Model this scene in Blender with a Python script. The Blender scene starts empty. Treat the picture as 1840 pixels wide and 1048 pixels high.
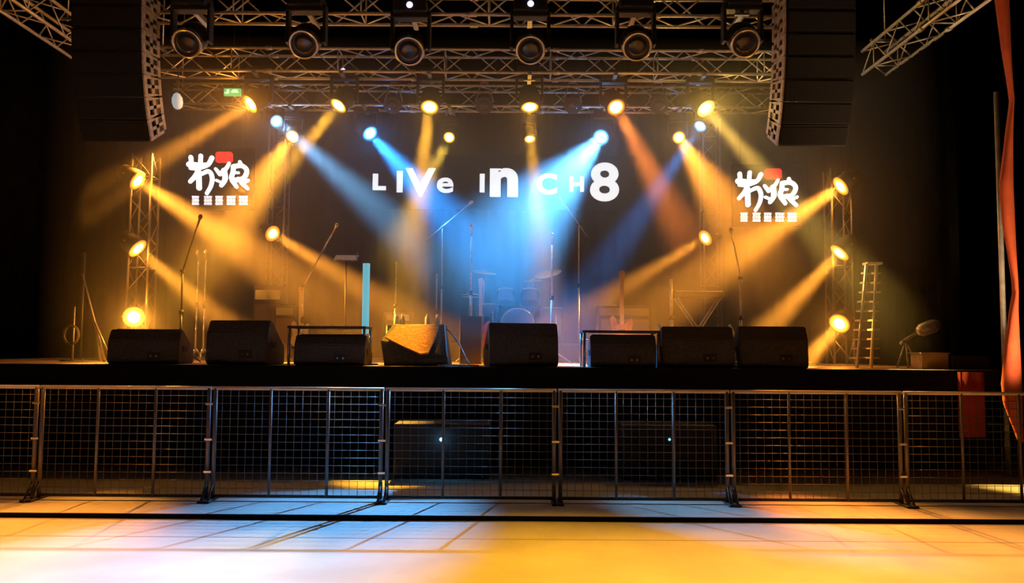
import bpy, bmesh, math, random
from mathutils import Vector, Matrix, Euler

random.seed(7)
SC = bpy.context.scene
COL = SC.collection
W_, H_, FPX = 1840.0, 1048.0, 1500.0

# ------------------------------------------------------------------ camera
CAM_Z = 1.49
PITCH, ROLL = 3.74, 0.40
cd = bpy.data.cameras.new('camera')
cd.sensor_width = 36.0
cd.lens = 36.0 * FPX / W_
cd.clip_end = 200
cam = bpy.data.objects.new('camera', cd)
COL.objects.link(cam)
RM = (Matrix.Rotation(math.radians(90 + PITCH), 3, 'X') @ Matrix.Rotation(math.radians(ROLL), 3, 'Z'))
cam.rotation_euler = RM.to_euler()
cam.location = (0, 0, CAM_Z)
SC.camera = cam


def ray(px, py):
    return RM @ Vector(((px - W_ / 2) / FPX, -(py - H_ / 2) / FPX, -1.0))


def P(px, py, Y):
    d = ray(px, py)
    return Vector((0, 0, CAM_Z)) + d * (Y / d.y)


def PZ(px, py, z=0.0):
    d = ray(px, py)
    return Vector((0, 0, CAM_Z)) + d * ((z - CAM_Z) / d.z)


# ------------------------------------------------------------------ world and exposure
wd = bpy.data.worlds.new('world')
SC.world = wd
wd.use_nodes = True
wd.node_tree.nodes['Background'].inputs[0].default_value = (0.02, 0.02, 0.03, 1)
wd.node_tree.nodes['Background'].inputs[1].default_value = 0.02
SC.view_settings.view_transform = 'Standard'
SC.view_settings.look = 'None'
SC.view_settings.gamma = 1.0
SC.view_settings.exposure = 0.0
SC.view_settings.use_curve_mapping = False
cy = SC.cycles
cy.use_denoising = True
cy.max_bounces = 5
cy.diffuse_bounces = 2
cy.glossy_bounces = 2
cy.transmission_bounces = 3
cy.volume_bounces = 0
cy.sample_clamp_indirect = 3.0
cy.use_light_tree = True
cy.caustics_reflective = False
cy.caustics_refractive = False

SPILL = 0.085
AMBER = (1.0, 0.335, 0.028)
GOLD = (1.0, 0.44, 0.03)
ORANGE = (1.0, 0.23, 0.03)
BLUE = (0.02, 0.31, 1.0)
PALE = (0.18, 0.55, 1.0)


def link_light(name, kind, loc, power, color, radius=0.05, parent=None, aim=None, cone=20, blend=1.0):
    ld = bpy.data.lights.new(name, kind)
    ld.energy = power
    ld.color = color
    ld.shadow_soft_size = radius
    o = bpy.data.objects.new(name, ld)
    COL.objects.link(o)
    if kind == 'SPOT':
        ld.spot_size = math.radians(cone)
        ld.spot_blend = blend
    if aim is not None:
        o.rotation_euler = (aim).to_track_quat('-Z', 'Y').to_euler()
    o.location = loc
    return o


# dim unseen points added over the audience for faint fill
for hx, hp in ((-5.0, 1.6), (5.0, 1.6)):
    link_light('added_fill_light', 'POINT', (hx, 2.0, 7.2), hp, (1.0, 0.75, 0.5), 0.3)

# ------------------------------------------------------------------ materials


def mat(name, col, rough=0.6, metal=0.0, emis=None, estr=0.0, noise=None, bump=0.0, nscale=8.0, sheen=0.0, spec=None):
    m = bpy.data.materials.new(name)
    m.use_nodes = True
    nt = m.node_tree
    b = nt.nodes['Principled BSDF']
    b.inputs['Base Color'].default_value = (*col, 1)
    b.inputs['Roughness'].default_value = rough
    b.inputs['Metallic'].default_value = metal
    if spec is not None:
        b.inputs['Specular IOR Level'].default_value = spec
    if emis:
        b.inputs['Emission Color'].default_value = (*emis, 1)
        b.inputs['Emission Strength'].default_value = estr
        m.cycles.emission_sampling = 'NONE'
    if noise or bump:
        tc = nt.nodes.new('ShaderNodeTexCoord')
        n = nt.nodes.new('ShaderNodeTexNoise')
        n.inputs['Scale'].default_value = nscale
        n.inputs['Detail'].default_value = 6
        nt.links.new(tc.outputs['Object'], n.inputs['Vector'])
        if noise:
            mx = nt.nodes.new('ShaderNodeMix')
            mx.data_type = 'RGBA'
            mx.inputs['A'].default_value = (*col, 1)
            mx.inputs['B'].default_value = (*noise, 1)
            cr = nt.nodes.new('ShaderNodeValToRGB')
            cr.color_ramp.elements[0].position = 0.38
            cr.color_ramp.elements[1].position = 0.62
            nt.links.new(n.outputs['Fac'], cr.inputs['Fac'])
            nt.links.new(cr.outputs['Color'], mx.inputs['Factor'])
            nt.links.new(mx.outputs['Result'], b.inputs['Base Color'])
        if bump:
            bp = nt.nodes.new('ShaderNodeBump')
            bp.inputs['Strength'].default_value = bump
            bp.inputs['Distance'].default_value = 0.02
            nt.links.new(n.outputs['Fac'], bp.inputs['Height'])
            nt.links.new(bp.outputs['Normal'], b.inputs['Normal'])
    return m


M = {
    'alu': mat('aluminium', (0.85, 0.83, 0.78), 0.42, 0.35, noise=(0.66, 0.65, 0.62), nscale=14),
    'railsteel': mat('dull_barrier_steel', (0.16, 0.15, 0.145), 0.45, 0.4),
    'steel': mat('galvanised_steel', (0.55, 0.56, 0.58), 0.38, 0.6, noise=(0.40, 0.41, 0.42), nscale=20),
    'rail': mat('rail_lit_from_above', (0.85, 0.80, 0.72), 0.35, 0.0, noise=(0.7, 0.66, 0.6), nscale=9),  # paler than the posts: light from above put into the rail's colour
    'wire': mat('dull_dark_wire', (0.085, 0.085, 0.09), 0.5, 0.3),
    'chrome': mat('chrome', (0.8, 0.8, 0.8), 0.22, 0.9),
    'black': mat('black_housing', (0.013, 0.013, 0.014), 0.55, 0.0, bump=0.1, nscale=60),
    'blackpaint': mat('black_textured_paint', (0.035, 0.034, 0.034), 0.7, noise=(0.022, 0.022, 0.022), bump=0.3, nscale=50),
    'wedge': mat('worn_black_cabinet_paint', (0.08, 0.074, 0.07), 0.7, noise=(0.05, 0.046, 0.043), bump=0.3, nscale=35),
    'grille': mat('perforated_black_grille', (0.02, 0.02, 0.02), 0.6, 0.3, bump=0.6, nscale=180),
    'tan': mat('orange_lit_panel', (0.62, 0.30, 0.09), 0.8, noise=(0.5, 0.20, 0.05), bump=0.3, nscale=30),  # amber light put into the colour of the tipped monitor's panel
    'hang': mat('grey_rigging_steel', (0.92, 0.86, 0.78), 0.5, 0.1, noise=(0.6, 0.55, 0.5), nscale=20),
    'cloth': mat('black_drape_cloth', (0.005, 0.005, 0.005), 0.95, noise=(0.003, 0.003, 0.003), nscale=3, bump=0.2, spec=0.0),
    'skirt': mat('black_skirt_cloth', (0.008, 0.008, 0.009), 0.95, bump=0.2, nscale=5, spec=0.1),
    'red': mat('red_banner_cloth', (0.78, 0.15, 0.05), 0.8, noise=(0.66, 0.11, 0.04), nscale=4, bump=0.3),
    'darkred': mat('dark_red_cloth', (0.42, 0.05, 0.04), 0.85, noise=(0.33, 0.04, 0.03), nscale=4),
    'dark': mat('matt_black_wall', (0.006, 0.006, 0.006), 0.95, noise=(0.004, 0.004, 0.004), nscale=1.5, spec=0.05),
    'stage': mat('worn_brown_stage_boards', (0.50, 0.38, 0.25), 0.5, noise=(0.36, 0.26, 0.17), nscale=2.5, bump=0.05),
    'wood': mat('light_plywood', (0.60, 0.40, 0.20), 0.6, noise=(0.5, 0.32, 0.15), nscale=9),
    'glassdark': mat('dark_lens_glass', (0.03, 0.03, 0.045), 0.12, 0.0),
    'lens_amber': mat('lit_amber_lens', (1, 0.8, 0.4), 0.3, emis=(1.0, 0.72, 0.30), estr=6.0),
    'lens_blue': mat('lit_blue_lens', (0.6, 0.9, 1), 0.3, emis=(0.55, 0.90, 1.0), estr=5.0),
    'ring_lens_amber': mat('amber_halo_ring', (1, .5, .1), 0.4, emis=(1.0, 0.36, 0.05), estr=0.75),  # halo round a lit lamp, put into a glowing coloured ring
    'ring_lens_blue': mat('blue_halo_ring', (.2, .6, 1), 0.4, emis=(0.06, 0.42, 0.85), estr=0.8),
    'lens_violet': mat('lit_violet_display', (0.7, 0.6, 1), 0.3, emis=(0.62, 0.55, 1.0), estr=2.2),
    'led_blue': mat('blue_indicator', (0.2, 0.6, 1), 0.3, emis=(0.2, 0.62, 1.0), estr=3.0),
    'led_white': mat('white_indicator', (0.8, 0.9, 1), 0.3, emis=(0.5, 0.6, 0.7), estr=0.8),
    'letter': mat('lit_white_lettering', (1, 1, 1), 0.5, emis=(0.88, 0.95, 1.0), estr=1.25),
    'seal': mat('lit_red_seal', (1, 0.05, 0.04), 0.5, emis=(1.0, 0.03, 0.035), estr=0.85),
    'cap': mat('lit_caption_glyphs', (0.9, 0.95, 1), 0.5, emis=(0.72, 0.80, 0.88), estr=0.85),
    'screen': mat('dark_screen', (0.002, 0.002, 0.004), 0.9, spec=0.0),
    'exit': mat('lit_green_sign', (0.1, 0.8, 0.3), 0.5, emis=(0.06, 0.62, 0.20), estr=0.7),
    'exitw': mat('lit_pale_green_symbol', (0.7, 1, 0.8), 0.5, emis=(0.6, 0.95, 0.7), estr=0.9),
    'tube': mat('lit_cyan_tube', (0.3, 0.7, 0.75), 0.4, emis=(0.13, 0.50, 0.62), estr=0.85),
    'palelens': mat('pale_frosted_lamp', (0.6, 0.7, 0.72), 0.4, emis=(0.35, 0.47, 0.5), estr=0.8),
    'cyl': mat('cymbal_bronze', (0.75, 0.55, 0.25), 0.3, 0.8),
    'shell': mat('dark_blue_drum_shell', (0.05, 0.09, 0.2), 0.25, 0.1),
    'skin': mat('white_drum_skin', (0.7, 0.7, 0.68), 0.5),
    'guit_red': mat('red_guitar_lacquer', (0.6, 0.03, 0.03), 0.25),
    'guit_sun': mat('amber_guitar_lacquer', (0.7, 0.32, 0.08), 0.25, noise=(0.5, 0.18, 0.04), nscale=6),
    'guit_wht': mat('cream_guitar_lacquer', (0.75, 0.68, 0.52), 0.3),
    'maple': mat('maple_neck', (0.65, 0.45, 0.22), 0.4),
    'white': mat('white_plastic', (0.8, 0.8, 0.78), 0.4),
    'water': mat('clear_bottle_plastic', (0.75, 0.85, 0.85), 0.15),
    'cable': mat('pale_grey_cable', (0.55, 0.6, 0.62), 0.5),
    'rubber': mat('black_rubber', (0.015, 0.015, 0.015), 0.8),
    'amp': mat('dark_tolex', (0.06, 0.05, 0.045), 0.7, bump=0.3, nscale=80),
    'ampcloth': mat('brown_amp_grille_cloth', (0.22, 0.16, 0.10), 0.9, bump=0.3, nscale=120),
}

# floor material: pale concrete with fine joints
mf = bpy.data.materials.new('pale_concrete_floor')
mf.use_nodes = True
nt = mf.node_tree
b = nt.nodes['Principled BSDF']
b.inputs['Roughness'].default_value = 0.62
tc = nt.nodes.new('ShaderNodeTexCoord')
n = nt.nodes.new('ShaderNodeTexNoise')
n.inputs['Scale'].default_value = 1.3
n.inputs['Detail'].default_value = 8
cr = nt.nodes.new('ShaderNodeValToRGB')
cr.color_ramp.elements[0].color = (0.52, 0.49, 0.45, 1)
cr.color_ramp.elements[1].color = (0.66, 0.63, 0.58, 1)
cr.color_ramp.elements[0].position = 0.35
cr.color_ramp.elements[1].position = 0.65
n2 = nt.nodes.new('ShaderNodeTexNoise')
n2.inputs['Scale'].default_value = 90
bp = nt.nodes.new('ShaderNodeBump')
bp.inputs['Strength'].default_value = 0.25
bp.inputs['Distance'].default_value = 0.004
sep = nt.nodes.new('ShaderNodeSeparateXYZ')


def mnode(op, a, bb=None):
    q = nt.nodes.new('ShaderNodeMath')
    q.operation = op
    for k, v in enumerate((a, bb)):
        if v is None:
            continue
        if isinstance(v, (int, float)):
            q.inputs[k].default_value = v
        else:
            nt.links.new(v, q.inputs[k])
    return q.outputs[0]


nt.links.new(tc.outputs['Object'], n.inputs['Vector'])
nt.links.new(tc.outputs['Object'], n2.inputs['Vector'])
nt.links.new(tc.outputs['Object'], sep.inputs[0])
nt.links.new(n.outputs['Fac'], cr.inputs['Fac'])


def seam(out, period, off, wd_):
    a = mnode('ADD', out, off)
    f = mnode('MODULO', a, period)
    return mnode('LESS_THAN', f, wd_)


sm = seam(sep.outputs[1], 2.4, 24.0 - 6.55 + 2.4, 0.018)
mx = nt.nodes.new('ShaderNodeMix')
mx.data_type = 'RGBA'
nt.links.new(sm, mx.inputs['Factor'])
nt.links.new(cr.outputs['Color'], mx.inputs['A'])
mx.inputs['B'].default_value = (0.2, 0.17, 0.14, 1)
nt.links.new(mx.outputs['Result'], b.inputs['Base Color'])
nt.links.new(n2.outputs['Fac'], bp.inputs['Height'])
nt.links.new(bp.outputs['Normal'], b.inputs['Normal'])
M['floor'] = mf

# ------------------------------------------------------------------ mesh helpers
ORG = {}


def tag(o, label=None, cat=None, group=None, kind=None):
    if label:
        o['label'] = label
    if cat:
        o['category'] = cat
    if group:
        o['group'] = group
    if kind:
        o['kind'] = kind
    return o


def thing(name, loc, label, cat, group=None):
    o = bpy.data.objects.new(name, None)
    o.empty_display_size = 0.1
    COL.objects.link(o)
    o.location = loc
    ORG[o] = Vector(loc)
    return tag(o, label, cat, group)


class MB:
    """collects shapes given in world coordinates and links them as one mesh object"""

    def __init__(s):
        s.bm = bmesh.new()

    def box(s, c, size, rot=None, bev=0.0):
        r = bmesh.ops.create_cube(s.bm, size=1.0)
        vs = r['verts']
        for v in vs:
            v.co = Vector((v.co.x * size[0], v.co.y * size[1], v.co.z * size[2]))
        if bev > 0:
            es = list({e for v in vs for e in v.link_edges})
            rr = bmesh.ops.bevel(s.bm, geom=es, offset=bev, segments=2, affect='EDGES', profile=0.5)
            vs = list({v for f in rr['faces'] for v in f.verts} | {v for v in vs if v.is_valid})
        for v in vs:
            co = v.co.copy()
            if rot is not None:
                co = rot @ co
            v.co = co + Vector(c)
        return s

    def tube(s, a, bb, r, r2=None, seg=8):
        a, bb = Vector(a), Vector(bb)
        r2 = r if r2 is None else r2
        d = bb - a
        if d.length < 1e-6:
            return s
        q = d.to_track_quat('Z', 'Y').to_matrix()
        ra, rb = [], []
        for k in range(seg):
            t = 2 * math.pi * k / seg
            u = q @ Vector((math.cos(t), math.sin(t), 0))
            ra.append(s.bm.verts.new(a + u * r))
            rb.append(s.bm.verts.new(bb + u * r2))
        for k in range(seg):
            j = (k + 1) % seg
            f = s.bm.faces.new((ra[k], ra[j], rb[j], rb[k]))
            f.smooth = True
        s.bm.faces.new(list(reversed(ra)))
        s.bm.faces.new(rb)
        return s

    def path(s, pts, r, seg=8):
        for k in range(len(pts) - 1):
            s.tube(pts[k], pts[k + 1], r, seg=seg)
        return s

    def lathe(s, o, d, prof, seg=24):
        """prof: list of (along, radius) from point o in direction d"""
        o, d = Vector(o), Vector(d).normalized()
        q = d.to_track_quat('Z', 'Y').to_matrix()
        rings = []
        for (h, r) in prof:
            ring = []
            for k in range(seg):
                t = 2 * math.pi * k / seg
                ring.append(s.bm.verts.new(o + q @ Vector((math.cos(t) * r, math.sin(t) * r, h))))
            rings.append(ring)
        for a, bb in zip(rings, rings[1:]):
            for k in range(seg):
                j = (k + 1) % seg
                f = s.bm.faces.new((a[k], a[j], bb[j], bb[k]))
                f.smooth = True
        s.bm.faces.new(list(reversed(rings[0])))
        s.bm.faces.new(rings[-1])
        return s

    def prism(s, pts, vec):
        """pts: 3D polygon, extruded along vec"""
        vec = Vector(vec)
        a = [s.bm.verts.new(Vector(p)) for p in pts]
        c = [s.bm.verts.new(Vector(p) + vec) for p in pts]
        s.bm.faces.new(a)
        s.bm.faces.new(list(reversed(c)))
        n_ = len(a)
        for k in range(n_):
            j = (k + 1) % n_
            s.bm.faces.new((a[j], a[k], c[k], c[j]))
        return s

    def build(s, name, m, parent=None, label=None, cat=None, group=None, kind=None):
        me = bpy.data.meshes.new(name)
        bmesh.ops.recalc_face_normals(s.bm, faces=s.bm.faces[:])
        off = Vector((0, 0, 0))
        if parent is not None:
            off = ORG[parent]
        elif cat is not None and kind is None:
            xs = [v.co for v in s.bm.verts]
            off = Vector(((min(v.x for v in xs) + max(v.x for v in xs)) / 2,
                          (min(v.y for v in xs) + max(v.y for v in xs)) / 2, min(v.z for v in xs)))
        for v in s.bm.verts:
            v.co -= off
        s.bm.to_mesh(me)
        s.bm.free()
        me.materials.append(m)
        o = bpy.data.objects.new(name, me)
        COL.objects.link(o)
        if parent is not None:
            o.parent = parent
        else:
            o.location = off
        ORG[o] = off
        return tag(o, label, cat, group, kind)


def copy_tree(o, parent=None):
    c = o.copy()
    COL.objects.link(c)
    if parent is not None:
        c.parent = parent
    for ch in [x for x in bpy.data.objects if x.parent == o]:
        copy_tree(ch, c)
    return c


def V(x, y, z):
    return Vector((x, y, z))


# ------------------------------------------------------------------ the room
STZ, STY = 1.24, 10.0          # stage height and front edge
TRZ, TRH = 5.70, 0.36          # truss underside and height
RX = 5.80                      # stage right edge


def struct(name, c, size, m):
    return MB().box(c, size).build(name, m, kind='structure')


struct('floor', (0, 6.5, -0.1), (20, 25, 0.2), M['floor'])
struct('trim_1', (0, 8.65, 0.0175), (20, 2.78, 0.035), M['floor'])     # low raised deck under the barrier
struct('edge_shade_strip', (0, 7.245, 0.019), (20, 0.03, 0.038), M['skirt'])     # black strip standing in for shade at the deck edge
struct('ceiling', (0, 6.5, 8.6), (20, 25, 0.2), M['dark'])
struct('wall_left', (-10.1, 6.5, 4.25), (0.2, 25, 8.7), M['dark'])
struct('wall_right', (10.1, 6.5, 4.25), (0.2, 25, 8.7), M['dark'])
struct('wall_back', (0, 19.1, 4.25), (20, 0.2, 8.7), M['dark'])
struct('wall_front', (0, -6.1, 4.25), (20, 0.2, 8.7), M['dark'])
# stage
struct('stage_floor', ((-8.0 + RX) / 2, 13.7, STZ - 0.03), (8.0 + RX, 7.4, 0.06), M['stage'])
struct('stage_base', ((-8.0 + RX) / 2, 13.8, (STZ - 0.06 + 0.035) / 2 + 0.0), (7.9 + RX, 7.3, STZ - 0.06 - 0.035), M['skirt'])
struct('trim_2', ((-8.0 + RX) / 2, STY - 0.02, STZ - 0.13), (8.0 + RX, 0.04, 0.26), M['skirt'])

# pleated drapes


def drape(name, x0, x1, y, z0, z1, m, label, pleat=0.12, amp=0.05, th=0.01, axis='x', group=None):
    mb = MB()
    nn = max(4, int(abs(x1 - x0) / (pleat / 4)))
    top, bot = [], []
    for k in range(nn + 1):
        t = k / nn
        x = x0 + (x1 - x0) * t
        dy = amp * math.sin(2 * math.pi * x / pleat + 0.7 * math.sin(x * 3.1))
        a = (x, y + dy) if axis == 'x' else (y + dy, x)
        top.append(mb.bm.verts.new((a[0], a[1], z1)))
        bot.append(mb.bm.verts.new((a[0], a[1], z0)))
    fs = []
    for k in range(nn):
        f = mb.bm.faces.new((bot[k], bot[k + 1], top[k + 1], top[k]))
        f.smooth = True
        fs.append(f)
    r = bmesh.ops.extrude_face_region(mb.bm, geom=fs)
    for v in [g for g in r['geom'] if isinstance(g, bmesh.types.BMVert)]:
        if axis == 'x':
            v.co.y += th
        else:
            v.co.x += th
    return mb.build(name, m, None, label, 'curtain', group)


drape('backdrop_curtain', -7.6, 5.6, 17.0, STZ, 7.6, M['cloth'], 'wide black pleated curtain hanging behind the whole stage', 0.3, 0.06)
drape('wing_curtain', 10.6, 15.8, -7.7, STZ, 7.0, M['cloth'], 'black pleated side curtain closing the left wing of the stage', 0.3, 0.05, axis='y')
drape('wing_curtain', 10.6, 15.8, RX - 0.12, STZ, 5.62, M['cloth'], 'black pleated side curtain closing the right wing of the stage', 0.3, 0.05, axis='y')
drape('wing_curtain', -7.6, -5.9, 14.2, STZ, 7.0, M['cloth'], 'black curtain panel behind the left lighting tower', 0.25, 0.05)
drape('wing_curtain', 5.05, 5.6, 14.0, STZ, 7.0, M['cloth'], 'narrow black curtain panel behind the right stepladder', 0.25, 0.05)

# ------------------------------------------------------------------ haze over the stage
hz = MB()
hz.box((-0.25, 13.5, 3.31), (11.1, 6.6, 4.10))
hm = bpy.data.materials.new('thin_stage_haze')
hm.use_nodes = True
hn = hm.node_tree
hn.nodes.clear()
ho = hn.nodes.new('ShaderNodeOutputMaterial')
hs = hn.nodes.new('ShaderNodeVolumeScatter')
hs.inputs['Color'].default_value = (1, 1, 1, 1)
hs.inputs['Density'].default_value = 0.06
hs.inputs['Anisotropy'].default_value = 0.45
hn.links.new(hs.outputs[0], ho.inputs['Volume'])
hz.build('stage_haze', hm, None, 'thin theatrical haze hanging over the stage and lit by the beams', 'haze', kind='stuff')

# ------------------------------------------------------------------ trusses


def truss(name, a, bb, w, h, label, group, up=(0, 0, 1), pitch=None, rc=0.024, rl=0.011, m='alu'):
    """box truss whose centre line runs from a to bb"""
    a, bb = Vector(a), Vector(bb)
    d = (bb - a)
    L = d.length
    d.normalize()
    u = Vector(up)
    sdir = d.cross(u).normalized()
    t = thing(name, (a + bb) / 2, label, 'truss', group)
    cs = [(sx * w / 2, sz * h / 2) for sx, sz in ((-1, -1), (1, -1), (1, 1), (-1, 1))]
    for (sx, sz) in cs:
        c_ = MB().tube(a + sdir * sx + u * sz, bb + sdir * sx + u * sz, rc)
        nj = max(1, round(L / 2.4))
        for k in range(1, nj):
            q = a + d * L * k / nj + sdir * sx + u * sz
            c_.tube(q - d * 0.05, q + d * 0.05, rc * 1.5)
        c_.build('chord', M[m], t)
    lac = MB()
    n_ = max(2, round(L / (pitch or max(w, h) * 1.15)))
    for f in range(4):
        c0, c1 = cs[f], cs[(f + 1) % 4]
        for k in range(n_):
            p, q = (c0, c1) if k % 2 == 0 else (c1, c0)
            lac.tube(a + d * L * k / n_ + sdir * p[0] + u * p[1], a + d * L * (k + 1) / n_ + sdir * q[0] + u * q[1], rl, seg=6)
            if k % 4 == 0:
                lac.tube(a + d * L * k / n_ + sdir * p[0] + u * p[1], a + d * L * k / n_ + sdir * q[0] + u * q[1], rl, seg=6)
    lac.build('lacing', M[m], t)
    return t


TZ = TRZ + TRH / 2
G_T = 'overhead stage trusses'
T1Y, T2Y, T3Y = 10.55, 12.8, 14.6
truss('overhead_truss', (-5.2, T1Y, TZ), (4.15, T1Y, TZ), 0.36, TRH, 'front overhead aluminium truss nearest the audience, cut by the top of the picture', G_T)
truss('overhead_truss', (-6.0, T2Y, TZ), (5.1, T2Y, TZ), 0.36, TRH, 'middle overhead aluminium truss carrying six lit amber moving lights', G_T)
truss('overhead_truss', (-6.4, T3Y, TZ), (5.1, T3Y, TZ), 0.36, TRH, 'rear overhead aluminium truss carrying the blue lights', G_T)
truss('side_truss', (-6.35, 8.6, TZ), (-6.35, 12.1, TZ), 0.36, TRH, 'aluminium side truss running front to back at upper left', 'side trusses above the wings')
truss('side_truss', (5.55, 8.9, TZ), (5.55, 12.6, TZ), 0.36, TRH, 'aluminium side truss running front to back at upper right', 'side trusses above the wings')
# hanging chains for the trusses
ch_g = 'hoist chains above the trusses'
for nm, pts in (('front', [(-4.6, T1Y), (3.7, T1Y)]), ('middle', [(-5.5, T2Y), (4.7, T2Y)]), ('rear', [(-5.9, T3Y), (4.7, T3Y)]),
                ('left side', [(-6.35, 9.2), (-6.35, 11.6)]), ('right side', [(5.55, 9.4), (5.55, 12.2)])):
    for k, (x, y) in enumerate(pts):
        w_ = ('left', 'right')[k] if 'side' not in nm else ('front', 'back')[k]
        MB().tube((x, y, TRZ + TRH), (x, y, 8.5), 0.012, seg=6).box((x, y, TRZ + TRH + .03), (.44 if 'side' in nm else .05, .05 if 'side' in nm else .44, .03)).build('hoist_chain', M['steel'], None, 'steel hoist chain holding the %s end of the %s truss' % (w_, nm + (' overhead' if 'side' not in nm else '')), 'chain', ch_g)

# ------------------------------------------------------------------ lights on the rig


def moving_head(px, py, Y, tgt, label, group, color=None, power=0.0, cone=16, glow=0.0, lens='lens_amber', s=1.0, disp=False, hang=TRZ, lr=None, ty=None):
    """hung moving light: clamp, base, yoke, head, lens ; px,py,Y locate the lens; tgt is the world point it aims at"""
    L = P(px, py, Y)
    d = (tgt - L).normalized()
    hc = L - d * 0.17 * s
    bz = hc.z + 0.40 * s
    t = thing('moving_head_light', (hc.x, hc.y, max(hang, bz + 0.1)), label, 'stage light', group)
    ya, yb = min(hc.y, ty - 0.24), ty + 0.24
    MB().box((hc.x, (ya + yb) / 2, TRZ - 0.03), (0.06, yb - ya, 0.044)).tube((hc.x - 0.07, hc.y, bz + 0.06 * s), (hc.x - 0.07, hc.y, TRZ - 0.04), 0.018).tube((hc.x + 0.07, hc.y, bz + 0.06 * s), (hc.x + 0.07, hc.y, TRZ - 0.04), 0.018).box((hc.x, hc.y, TRZ - .045), (.18, .05, .03)).build('clamp', M['steel'], t)
    bs = MB().box((hc.x, hc.y, bz), (0.36 * s, 0.30 * s, 0.14 * s), bev=0.015).build('base', M['black'], t)
    if disp:
        MB().lathe((hc.x, hc.y - 0.15 * s, bz), (0, -1, 0), [(0, 0.04), (0.014, 0.036), (0.018, 0.004)]).build('display', M['lens_violet'], bs)
    yk = MB()
    for sx in (-1, 1):
        yk.box((hc.x + sx * 0.20 * s, hc.y, hc.z + 0.16 * s), (0.035 * s, 0.13 * s, 0.42 * s), bev=0.01)
    yk.box((hc.x, hc.y, bz - 0.085 * s), (0.43 * s, 0.15 * s, 0.04 * s), bev=0.01)
    yk.build('yoke', M['black'], t)
    hd = MB()
    hd.lathe(hc - d * 0.20 * s, d, [(0, 0.07 * s), (0.03 * s, 0.13 * s), (0.14 * s, 0.165 * s), (0.26 * s, 0.165 * s), (0.33 * s, 0.14 * s), (0.362 * s, 0.135 * s)])
    h = hd.build('head', M['black'], t)
    MB().lathe(hc - d * 0.20 * s + d * 0.33 * s, d, [(0.0, 0.142 * s), (0.0, 0.160 * s), (0.05 * s, 0.160 * s), (0.05 * s, 0.135 * s), (0.0301 * s, 0.133 * s)]).build('lens_ring', M['chrome'] if power == 0 else M['black'], h)
    r = lr or 0.11 * s
    if power:
        r = 0.1 * s
        MB().lathe(L - d * 0.016, d, [(0, .137 * s), (0.012, .137 * s), (.012, r * .9)]).build('halo_ring', M['ring_' + lens], h)  # ring whose own glow stands in for the lamp's halo
    MB().lathe(L - d * 0.012, d, [(0, r), (0.012, r * 0.95), (0.022, r * 0.6), (0.027, r * 0.1)]).build('lens', M[lens], h)
    if power:
        link_light('beam', 'SPOT', L + d * 0.06, power, color, 0.08, aim=d, cone=cone)
    if glow:
        link_light('lens_spill', 'POINT', L + d * 0.10, glow * SPILL, color, 0.03)
    return t


def par_can(px, py, Y, tgt, label, group, color=None, power=0.0, cone=18, glow=0.0, lens='lens_amber', s=1.0, mount=(0, 0.22, 0)):
    L = P(px, py, Y)
    d = (tgt - L).normalized()
    hc = L - d * 0.16 * s
    m_ = hc + Vector(mount)
    t = thing('spot_light', tuple(m_), label, 'stage light', group)
    br = MB()
    side = d.cross(Vector((0, 0, 1))).normalized()
    for sg in (-1, 1):
        br.tube(hc + side * sg * 0.145 * s, m_ + side * sg * 0.06, 0.014, seg=6)
    br.tube(m_ - side * 0.07, m_ + side * 0.07, 0.02)
    br.build('bracket', M['steel'], t)
    c = MB().lathe(hc - d * 0.16 * s, d, [(0, 0.05 * s), (0.03 * s, 0.10 * s), (0.12 * s, 0.13 * s), (0.315 * s, 0.145 * s)]).build('can', M['black'], t)
    if power:
        MB().lathe(L - d * 0.008, d, [(0, .145 * s), (0.008, .145 * s), (.008, .07 * s)]).build('halo_ring', M['ring_' + lens], c)  # glowing ring in place of the halo round the lens
    MB().lathe(L - d * 0.008, d, [(0, 0.085 * s), (0.014, 0.08 * s), (0.022, 0.05 * s), (0.025, 0.01 * s)]).build('lens', M[lens], c)
    if power:
        link_light('beam', 'SPOT', L + d * 0.06, power, color, 0.08, aim=d, cone=cone)
    if glow:
        link_light('lens_spill', 'POINT', L + d * 0.10, glow * SPILL, color, 0.03)
    return t



GA = 'lit amber moving lights on the middle truss'
# front truss: six unlit moving heads
gf = 'unlit moving lights under the front truss'
for px, py, tp, lab, dsp in ((335, 78, (300, 1500), 'unlit black moving light at the left end of the front truss', False),
                             (545, 80, (540, 1500), 'unlit black moving light on the front truss, second from the left', False),
                             (735, 92, (735, 1300), 'unlit round black moving light with violet display, third on the front truss', True),
                             (953, 90, (953, 1300), 'unlit black moving light with a bright rim, straight above the lettering', True),
                             (1145, 84, (1150, 1500), 'unlit black moving light on the front truss, second from the right', False),
                             (1340, 78, (1360, 1500), 'unlit black moving light at the right end of the front truss', False)):
    L = P(px, py, T1Y - 0.5)
    moving_head(px, py, T1Y - 0.5, Vector((L.x, 4.0, 0.5)), lab, gf, lens='glassdark', s=1.15, disp=dsp, ty=T1Y)

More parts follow.
